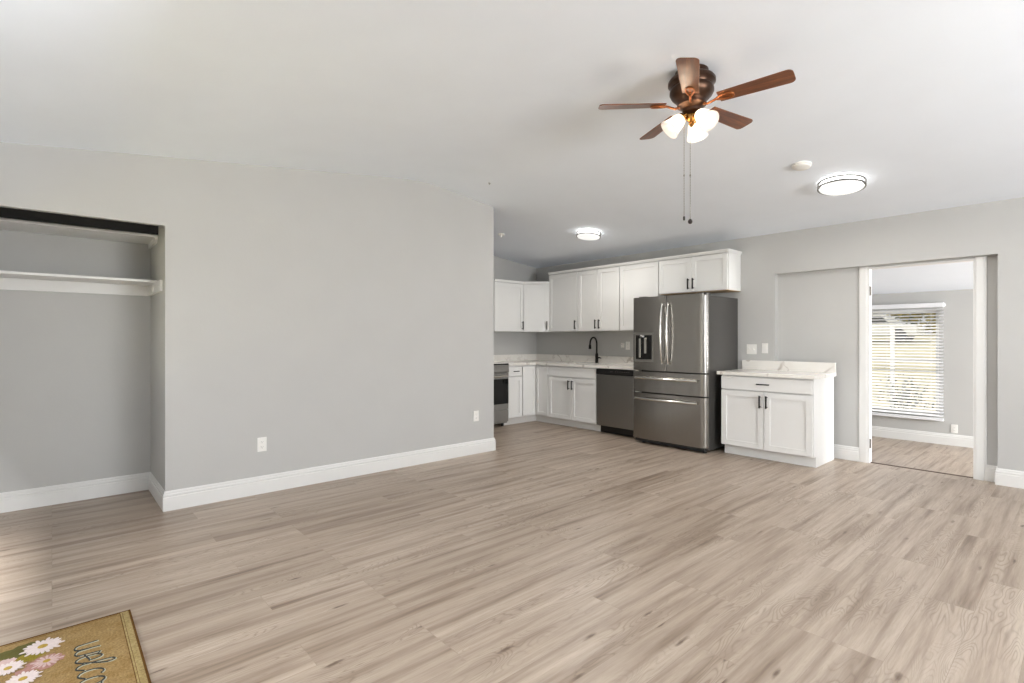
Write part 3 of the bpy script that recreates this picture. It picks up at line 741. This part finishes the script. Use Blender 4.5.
for x in (-hw + 0.11, hw - 0.06):
    for y in (0.095, 0.70): MB().lathe([(0.022, 0), (0.024, 0.004), (0.012, 0.008), (0.012, 0.032)], 14, (x, y, 0)).build('foot', M['rubber'], t)

# ------------------------------------------------------------------ ceiling lights, alarms
TILT = math.atan2(2.472 - 2.835, 6.157 - 3.25)
def tilted(name, label, cat, x, y, group=None):
    o = thing(name, label, cat, (x, y, zc(y)), 0, group); o.rotation_euler = (TILT, 0, 0); return o
def flush_light(x, y, label, r=0.178):
    t = tilted('ceiling_light', label, 'ceiling light', x, y)
    MB().lathe([(r * 0.78, 0.002), (r * 0.78, -0.004), (r * 0.76, -0.006)], 48).build('base_pan', M['whiteplastic'], t, smooth=True)
    MB().lathe([(r * 0.82, -0.056), (r * 0.915, -0.060), (r * 0.89, -0.068), (r * 0.70, -0.077), (r * 0.35, -0.082), (0.002, -0.083)], 48).build('diffuser', M['diffuser'], t, smooth=True)
    MB().lathe([(r * 0.80, -0.004), (r * 0.82, -0.005), (r * 0.82, -0.055), (r * 0.80, -0.056)], 48, cap=False).build('diffuser_side', M['sideglow'], t, smooth=True)
    for z in (-0.020, -0.056):
        pr = []
        q = MB(); n = 64
        q.lathe([(r * 0.94, z - 0.006), (r, z - 0.006), (r, z + 0.006), (r * 0.94, z + 0.006), (r * 0.94, z - 0.006)], n, cap=False)
        q.build('ring', M['ringmetal'], t, smooth=True)
    for k in range(4):
        q = MB(); a = k * PI / 2 + R_(20); q.tube([(r * 0.98 * math.cos(a), r * 0.98 * math.sin(a), -0.014), (r * 0.98 * math.cos(a), r * 0.98 * math.sin(a), -0.056)], 0.003, 8)
        q.build('post', M['ringmetal'], t)
    L_ = add_light('ceiling_light_lamp', 'AREA', (0, 0, -0.088), 7.5, (1, 0.97, 0.93), (0, 0, 0), r * 1.6); L_.data.shape = 'DISK'; L_.parent = t
    return t
flush_light(-1.42, 5.02, 'lit round two-ring ceiling light nearest the doorway')
flush_light(-4.20, 5.03, 'lit round two-ring ceiling light over the kitchen', 0.155)
t = tilted('smoke_detector', 'round white smoke detector on ceiling beside the doorway light', 'smoke detector', -1.56, 4.52)
MB().lathe([(0.070, 0.001), (0.072, -0.012), (0.066, -0.016)], 36).build('mounting_ring', M['whiteplastic'], t, smooth=True)
MB().lathe([(0.064, -0.014), (0.064, -0.024), (0.052, -0.031), (0.02, -0.033), (0.001, -0.033)], 36).build('sensor_cover', M['whiteplastic'], t, smooth=True)
t = tilted('ceiling_sensor', 'small white ceiling disc seen just past the grey wall edge', 'sensor', -5.27, 4.50)
MB().lathe([(0.045, 0.001), (0.045, -0.010), (0.035, -0.02), (0.001, -0.024)], 28).build('cover', M['whiteplastic'], t, smooth=True)
MB().lathe([(0.012, -0.022), (0.012, -0.045), (0.004, -0.05)], 16).build('tip', M['whiteplastic'], t, smooth=True)
t = tilted('ceiling_hook', 'tiny pale hook in the ceiling above the wall ridge', 'hook', -4.006, 3.26)
MB().tube([(0, 0, 0), (0, 0, -0.012)] + [(0.010 - 0.010 * math.cos(a), 0, -0.012 - 0.010 * math.sin(a)) for a in [PI * k / 8 for k in range(1, 9)]], 0.003, 8).build('hook', M['nickel'], t, smooth=True)

# ------------------------------------------------------------------ ceiling fan
fx, fy, fz = -1.598, 2.865, 2.869
fan = thing('ceiling_fan', 'bronze hugger ceiling fan with five brown blades and three lit glass shades', 'ceiling fan', (fx, fy, fz))
MB().lathe([(0.095, 0.0), (0.098, -0.036), (0.128, -0.046), (0.136, -0.058), (0.136, -0.074), (0.122, -0.088), (0.118, -0.098), (0.126, -0.110), (0.127, -0.128), (0.116, -0.150), (0.094, -0.172), (0.080, -0.184), (0.078, -0.192)], 56).build('motor_housing', M['bronze'], fan, smooth=True)
MB().lathe([(0.084, -0.190), (0.084, -0.204), (0.066, -0.216), (0.056, -0.224), (0.054, -0.240), (0.040, -0.252), (0.020, -0.256)], 40).build('switch_housing', M['bronze'], fan, smooth=True)
MB().lathe([(0.030, -0.258), (0.034, -0.272), (0.026, -0.292), (0.014, -0.302), (0.017, -0.314), (0.008, -0.328), (0.001, -0.332)], 28).build('finial', M['brass'], fan, smooth=True)
zb = -0.196
def blade_mesh():
    pts = []
    x0, x1, w0, w1 = 0.158, 0.552, 0.046, 0.058
    pts = [(x0, -w0)] + [(x0 + (x1 - 0.03 - x0) * k / 6, -(w0 + (w1 - w0) * k / 6)) for k in range(1, 7)]
    for k in range(1, 7):
        a = -PI / 2 + PI / 2 * k / 6; pts.append((x1 - 0.03 + 0.03 * math.cos(a), -(w1 - 0.03) + 0.03 * math.sin(a)))
    top_ = [(x, -y) for x, y in reversed(pts)]
    q = MB().prism(pts + top_, -0.003, 0.003)
    return q
phase = 8.98
b0 = None
for k in range(5):
    a = R_(phase + 72 * k)
    if b0 is None:
        b = blade_mesh().build('blade', M['blade'], fan, bevel=0.0015)
        q = MB()
        q.tube([(-0.0, 0, 0.014), (-0.0, 0, 0.014)][:0] or [(0.060, 0, -0.010), (0.095, 0, -0.022), (0.120, 0, -0.016), (0.144, 0, -0.008)], [0.008, 0.007, 0.007, 0.007], 10)
        loop = []
        for j in range(28):
            u = 2 * PI * j / 28; cx_ = 0.192 - 0.050 * math.cos(u); wy = 0.030 * math.sin(u) * (0.72 - 0.28 * math.cos(u)); loop.append((cx_, wy, -0.008))
        q.tube(loop, 0.0055, 8, closed=True)
        q.box(0.160, -0.006, -0.006, 0.238, 0.006, -0.003)
        for xx, yy in ((0.175, 0.0), (0.225, 0.018), (0.225, -0.018)): q.lathe([(0.005, -0.003), (0.006, -0.009), (0.002, -0.012)], 10, (xx, yy, 0))
        ir = q.build('blade_iron', M['brassdark'], b, smooth=True)
        b0, i0 = b, ir
    else:
        b = b0.copy(); COL.objects.link(b); b.parent = fan
        ir = i0.copy(); COL.objects.link(ir); ir.parent = b
    b.location = (0, 0, zb); b.rotation_mode = 'XYZ'
    b.rotation_euler = (Matrix.Rotation(a, 3, 'Z') @ Matrix.Rotation(R_(-11), 3, 'X')).to_euler()
# light kit: three tilted bells; directions measured from the view's right-hand axis
for deg in (176, 296, 56):
    a = R_(YAW + deg); ux, uy = math.cos(a), math.sin(a)
    tilt = R_(46)
    ax = Vector((ux * math.sin(tilt), uy * math.sin(tilt), -math.cos(tilt)))
    p0 = Vector((ux * 0.016, uy * 0.016, -0.252)); p1 = Vector((ux * 0.036, uy * 0.036, -0.252))
    arm = MB().tube([p0, p1, p1 + ax * 0.02], [0.008, 0.009, 0.012], 12).build('lamp_arm', M['brass'], fan, smooth=True)
    q = ax.to_track_quat('Z', 'Y').to_matrix()
    st = p1 + ax * 0.015
    MB().lathe([(0.018, 0), (0.026, 0.004), (0.030, 0.018), (0.029, 0.022)], 28, st, q).build('socket', M['brass'], arm, smooth=True)
    prof = [(0.024, 0.010), (0.033, 0.022), (0.041, 0.042), (0.046, 0.066), (0.052, 0.090), (0.061, 0.112), (0.064, 0.122)]
    inner = [(r - 0.0035, z) for r, z in reversed(prof)]
    MB().lathe(prof + inner, 36, st, q, cap=False).build('glass_shade', M['shade'], fan, smooth=True)
    MB().lathe([(0.010, 0.02), (0.013, 0.04), (0.022, 0.062), (0.024, 0.076), (0.018, 0.092), (0.002, 0.098)], 20, st, q).build('bulb', M['bulb'], fan, smooth=True)
# pull chains
for dx, dy, n, bead in ((-0.030, -0.034, 0, 0), (-0.006, -0.006, 1, 1)):
    zb0 = -0.868 if not bead else -0.884
    q = MB().tube([(dx, dy, -0.25), (dx, dy, zb0)], 0.0013, 6)
    for j in range(40):
        q.lathe([(0.0003, 0.002), (0.0022, 0.001), (0.0022, -0.001), (0.0003, -0.002)], 6, (dx, dy, -0.27 + (zb0 + 0.27) * j / 39))
    q.lathe([(0.001, 0.008), (0.0035, 0.004), (0.0035, -0.004), (0.001, -0.008)], 10, (dx, dy, -0.62))
    ch = q.build('pull_chain', M['chain'], fan)
    if bead: MB().lathe([(0.002, 0.016), (0.008, 0.012), (0.013, 0.003), (0.013, -0.005), (0.008, -0.013), (0.001, -0.016)], 20, (dx, dy, zb0 - 0.012)).build('chain_knob', M['darkbead'], ch, smooth=True)
    else: MB().lathe([(0.002, 0.014), (0.006, 0.010), (0.006, -0.010), (0.001, -0.013)], 16, (dx, dy, zb0 - 0.010)).build('chain_knob', M['darkbead'], ch, smooth=True)

# ------------------------------------------------------------------ door mat
mx0, mx1, my0, my1 = -2.974, -2.205, -0.195, 0.272
mat = thing('door_mat', 'brown doormat printed with white daisies and the word welcome', 'doormat', (mx0, my0, 0))
mw, mh = mx1 - mx0, my1 - my0
ZM = 0.010
MB().box(0.006, 0.006, 0, mw - 0.006, mh - 0.006, ZM).build('field', M['coir'], mat)
q = MB().box(0, 0, 0, mw, 0.008, ZM + 0.001).box(0, mh - 0.008, 0, mw, mh, ZM + 0.001).box(0, 0.008, 0, 0.009, mh - 0.008, ZM + 0.001).box(mw - 0.009, 0.008, 0, mw, mh - 0.008, ZM + 0.001)
q.build('edging', M['coirdark'], mat)
for a_, b_ in ((mh - 0.038, mh - 0.009), (0.009, 0.038)): MB().box(0.009, a_, ZM, mw - 0.009, b_, ZM + 0.0015).build('border_strip', M['coirtrim'], mat)
q = MB().box(0.006, mh - 0.041, ZM, mw - 0.006, mh - 0.0385, ZM + 0.001).box(0.018, mh - 0.032, ZM + 0.0015, mw - 0.006, mh - 0.0305, ZM + 0.002).box(0.018, 0.05, ZM, 0.0195, mh - 0.05, ZM + 0.001)
q.build('stitch_line', M['coirdark'], mat)
def flat(pts, z, q): q.prism(pts, z, z + 0.001, 'z')
def daisy(cx_, cy_, r, mat_, zz=ZM + 0.002, n=22, squash=1.0, rot=0.0):
    q = MB()
    for k in range(n):
        a = 2 * PI * k / n + rot; rl = r * (0.88 + 0.12 * math.sin(k * 2.7)); wv = r * 0.085
        P = []
        for s_, wd_ in ((0.18, 0.35), (0.5, 0.9), (0.8, 1.0), (0.94, 0.7), (1.0, 0.0), (0.94, -0.7), (0.8, -1.0), (0.5, -0.9), (0.18, -0.35)):
            u, v = rl * s_, wv * wd_
            P.append((cx_ + u * math.cos(a) - v * math.sin(a), cy_ + (u * math.sin(a) + v * math.cos(a)) * squash))
        flat(P, zz + (k % 2) * 0.0004, q)
    o = q.build('daisy', mat_, mat)
    q = MB(); q.lathe([(r * 0.24, 0), (r * 0.22, 0.0022), (r * 0.08, 0.003)], 16, (cx_, cy_, zz)); q.build('flower_center', M['yolk'], o)
def blob(cx_, cy_, rx, ry, mat_, name, zz, seed):
    random.seed(seed); P = []
    for k in range(26):
        a = 2 * PI * k / 26; s_ = 1 + random.uniform(-0.22, 0.22); P.append((cx_ + rx * s_ * math.cos(a), cy_ + ry * s_ * math.sin(a)))
    q = MB(); q.prism(P, ZM, zz); return q.build(name, mat_, mat)
L = lambda x, y: (x - mx0, y - my0)
blob(*L(-2.86, -0.085), 0.060, 0.08, M['coirgreen'], 'printed_leaf', ZM + 0.0006, 3)
blob(*L(-2.79, -0.065), 0.035, 0.04, M['coirolive'], 'printed_leaf', ZM + 0.0009, 4)
blob(*L(-2.80, -0.135), 0.035, 0.03, M['pinklight'], 'printed_flower', ZM + 0.0010, 5)
blob(*L(-2.71, -0.02), 0.050, 0.055, M['pink'], 'printed_flower', ZM + 0.0010, 6)
blob(*L(-2.675, -0.075), 0.035, 0.030, M['pink'], 'printed_flower', ZM + 0.0012, 7)
daisy(*L(-2.712, -0.015), 0.052, M['pinklight'], ZM + 0.0012, 15, rot=0.2)
daisy(*L(-2.850, -0.028), 0.072, M['petal'])
daisy(*L(-2.745, -0.125), 0.055, M['petal'], ZM + 0.0028, rot=0.1)
daisy(*L(-2.625, -0.080), 0.058, M['petal'], ZM + 0.0024, rot=0.3)
daisy(*L(-2.53, -0.145), 0.045, M['petal'], ZM + 0.0024, rot=0.3)
# cursive "welcome": one pen line per letter, x to the right, y up
def arc(cx_, cy_, rx, ry, a0, a1, n=10): return [(cx_ + rx * math.cos(R_(a0 + (a1 - a0) * k / n)), cy_ + ry * math.sin(R_(a0 + (a1 - a0) * k / n))) for k in range(n + 1)]
LET = {
 'w': ([(0, 0.9)] + arc(0.30, 0.22, 0.22, 0.22, 180, 350, 8) + [(0.56, 0.95), (0.56, 0.5)] + arc(0.80, 0.22, 0.22, 0.22, 180, 350, 8) + [(1.06, 0.95), (1.2, 0.85)], 1.15),
 'e': ([(-0.1, 0.35), (0.35, 0.5)] + arc(0.28, 0.62, 0.20, 0.36, -20, 180, 10) + arc(0.32, 0.40, 0.25, 0.40, 180, 320, 8) + [(0.66, 0.3)], 0.62),
 'l': ([(-0.05, 0.25), (0.30, 0.9)] + arc(0.27, 1.20, 0.13, 0.22, -10, 180, 8) + arc(0.32, 0.35, 0.22, 0.35, 180, 330, 8) + [(0.60, 0.3)], 0.58),
 'c': (arc(0.38, 0.5, 0.28, 0.46, 50, 310, 14) + [(0.70, 0.3)], 0.68),
 'o': (arc(0.35, 0.5, 0.28, 0.46, 90, 450, 18) + [(0.55, 0.82), (0.78, 0.8)], 0.76),
 'm': ([(0, 0.8), (0.08, 0.9), (0.10, 0.0), (0.12, 0.5)] + arc(0.28, 0.66, 0.15, 0.30, 170, 10, 8) + [(0.44, 0.0), (0.46, 0.5)] + arc(0.62, 0.66, 0.15, 0.30, 170, 10, 8) + [(0.78, 0.15), (0.95, 0.1)], 0.98)}
S_ = 0.083; pen = -2.765
for ch in 'welcome':
    P, adv = LET[ch]
    pts = [(pen + p[0] * S_ * 1.14 + p[1] * S_ * 0.10 - mx0, 0.068 + p[1] * S_ - my0) for p in P]
    q = MB().tube([(x, y, ZM + 0.001) for x, y in pts], 0.0030, 6); o = q.build('letter', M['letter'], mat)
    MB().tube([(x + 0.0028, y + 0.0035, ZM - 0.0002) for x, y in pts], 0.0026, 6).build('letter_outline', M['letterlight'], o)
    pen += adv * S_ * 1.14

# ------------------------------------------------------------------ outside the sunroom window
g = MB().prism([(-40, -0.45), (15, -0.45), (24, 0.35), (38, 1.6), (80, 1.9), (80, -0.6), (-40, -0.6)], -60, 60, 'x').build('ground', M['grass']); struct(g, 'pale dry lawn outside the sunroom window')
def tree(label, x, y, h, r, leafmat, seed, trunk=0.12, z=1.6):
    random.seed(seed)
    t = thing('tree', label, 'tree', (x, y, z))
    q = MB().tube([(0, 0, -0.02), (0.05, 0.02, h * 0.3), (0, 0.05, h * 0.7)], [trunk, trunk * 0.7, trunk * 0.3], 10)
    for k in range(6):
        a = k * 1.1; q.tube([(0.02, 0.02, h * (0.35 + 0.05 * k)), (math.cos(a) * r * 0.6, math.sin(a) * r * 0.6, h * (0.55 + 0.05 * k))], [trunk * 0.35, trunk * 0.1], 6)
    q.build('trunk', M['bark'], t)
    q = MB(); cl = [(random.uniform(-r, r) * 0.6, random.uniform(-r, r) * 0.6, h * random.uniform(0.2, 0.9), r * random.uniform(0.35, 0.6)) for _ in range(12)]
    for _ in range(4200):
        c = random.choice(cl); d = Vector((random.gauss(0, 1), random.gauss(0, 1), random.gauss(0, 1))).normalized() * c[3] * random.random() ** 0.4
        p = Vector(c[:3]) + d; s_ = random.uniform(0.10, 0.22)
        u = Vector((random.gauss(0, 1), random.gauss(0, 1), random.gauss(0, 1))).normalized(); v = u.orthogonal().normalized()
        vs = [q.bm.verts.new(p + u * s_ * a + v * s_ * b * 0.6) for a, b in ((-1, 0), (0, -1), (1, 0), (0, 1))]; q.bm.faces.new(vs)
    q.build('foliage', leafmat, t)
tree('yellow-green tree outside, seen through the top right of the blind', -6.5, 41, 5.2, 2.3, M['leafyellow'], 5)
tree('dark green tree outside, seen through the top left of the blind', -11.3, 53, 6.6, 2.6, M['leaf'], 6)
tree('green tree standing far right of the lawn', -1.0, 42, 5.5, 2.6, M['leaf'], 8)
tree('yellowing tree at the far left of the lawn', -15.6, 42, 6, 2.6, M['leafyellow'], 9)
# white fence post, small shrub, neighbour's parked car
t = thing('fence_post', 'white square post standing on the lawn outside the window', 'post', (-3.09, 14.6, -0.45))
MB().box(-0.04, -0.04, 0, 0.04, 0.04, 2.0).build('shaft', M['vinyl'], t, bevel=0.005)
MB().prism([(-0.055, -0.055), (0.055, -0.055), (0.055, 0.055), (-0.055, 0.055)], 2.0, 2.03).build('cap', M['vinyl'], t, bevel=0.005)
random.seed(12)
t = thing('shrub', 'small leafy shrub low on the lawn outside the window', 'shrub', (-2.75, 13.9, -0.45))
q = MB()
for k in range(12):
    a = k * 0.9; q.tube([(0, 0, -0.02), (math.cos(a) * 0.12, math.sin(a) * 0.12, 0.3), (math.cos(a) * 0.3, math.sin(a) * 0.3, 0.6 + 0.2 * random.random())], [0.01, 0.007, 0.003], 6)
q.build('stem', M['bark'], t)
q = MB()
for _ in range(420):
    d = Vector((random.gauss(0, 0.2), random.gauss(0, 0.2), 0.45 + random.gauss(0, 0.2))); s_ = random.uniform(0.02, 0.045)
    u = Vector((random.gauss(0, 1), random.gauss(0, 1), random.gauss(0, 1))).normalized(); v = u.orthogonal().normalized()
    vs = [q.bm.verts.new(d + u * s_ * a + v * s_ * b * 0.6) for a, b in ((-1, 0), (0, -1), (1, 0), (0, 1))]; q.bm.faces.new(vs)
q.build('foliage', M['leaf'], t)
t = thing('parked_car', 'dark parked car across the lawn, seen through upper left blind', 'car', (-7.9, 33.0, 1.14))
prof = [(-2.1, 0.3), (2.1, 0.3), (2.15, 0.75), (1.2, 0.9), (0.7, 1.4), (-1.1, 1.42), (-1.9, 0.95), (-2.15, 0.9)]
MB().prism(prof, -0.85, 0.85, 'y').build('body', M['siding'], t, bevel=0.08, seg=3)
MB().prism([(-1.55, 0.95), (0.95, 0.95), (0.6, 1.34), (-1.05, 1.35)], -0.862, 0.862, 'y').build('window', M['blackglass'], t)
for x in (-1.3, 1.35):
    for y in (-0.86, 0.86): MB().lathe([(0.33, -0.1), (0.33, 0.1)], 24, (x, y, 0.33), Matrix.Rotation(R_(90), 3, 'X')).build('wheel', M['rubber'], t)
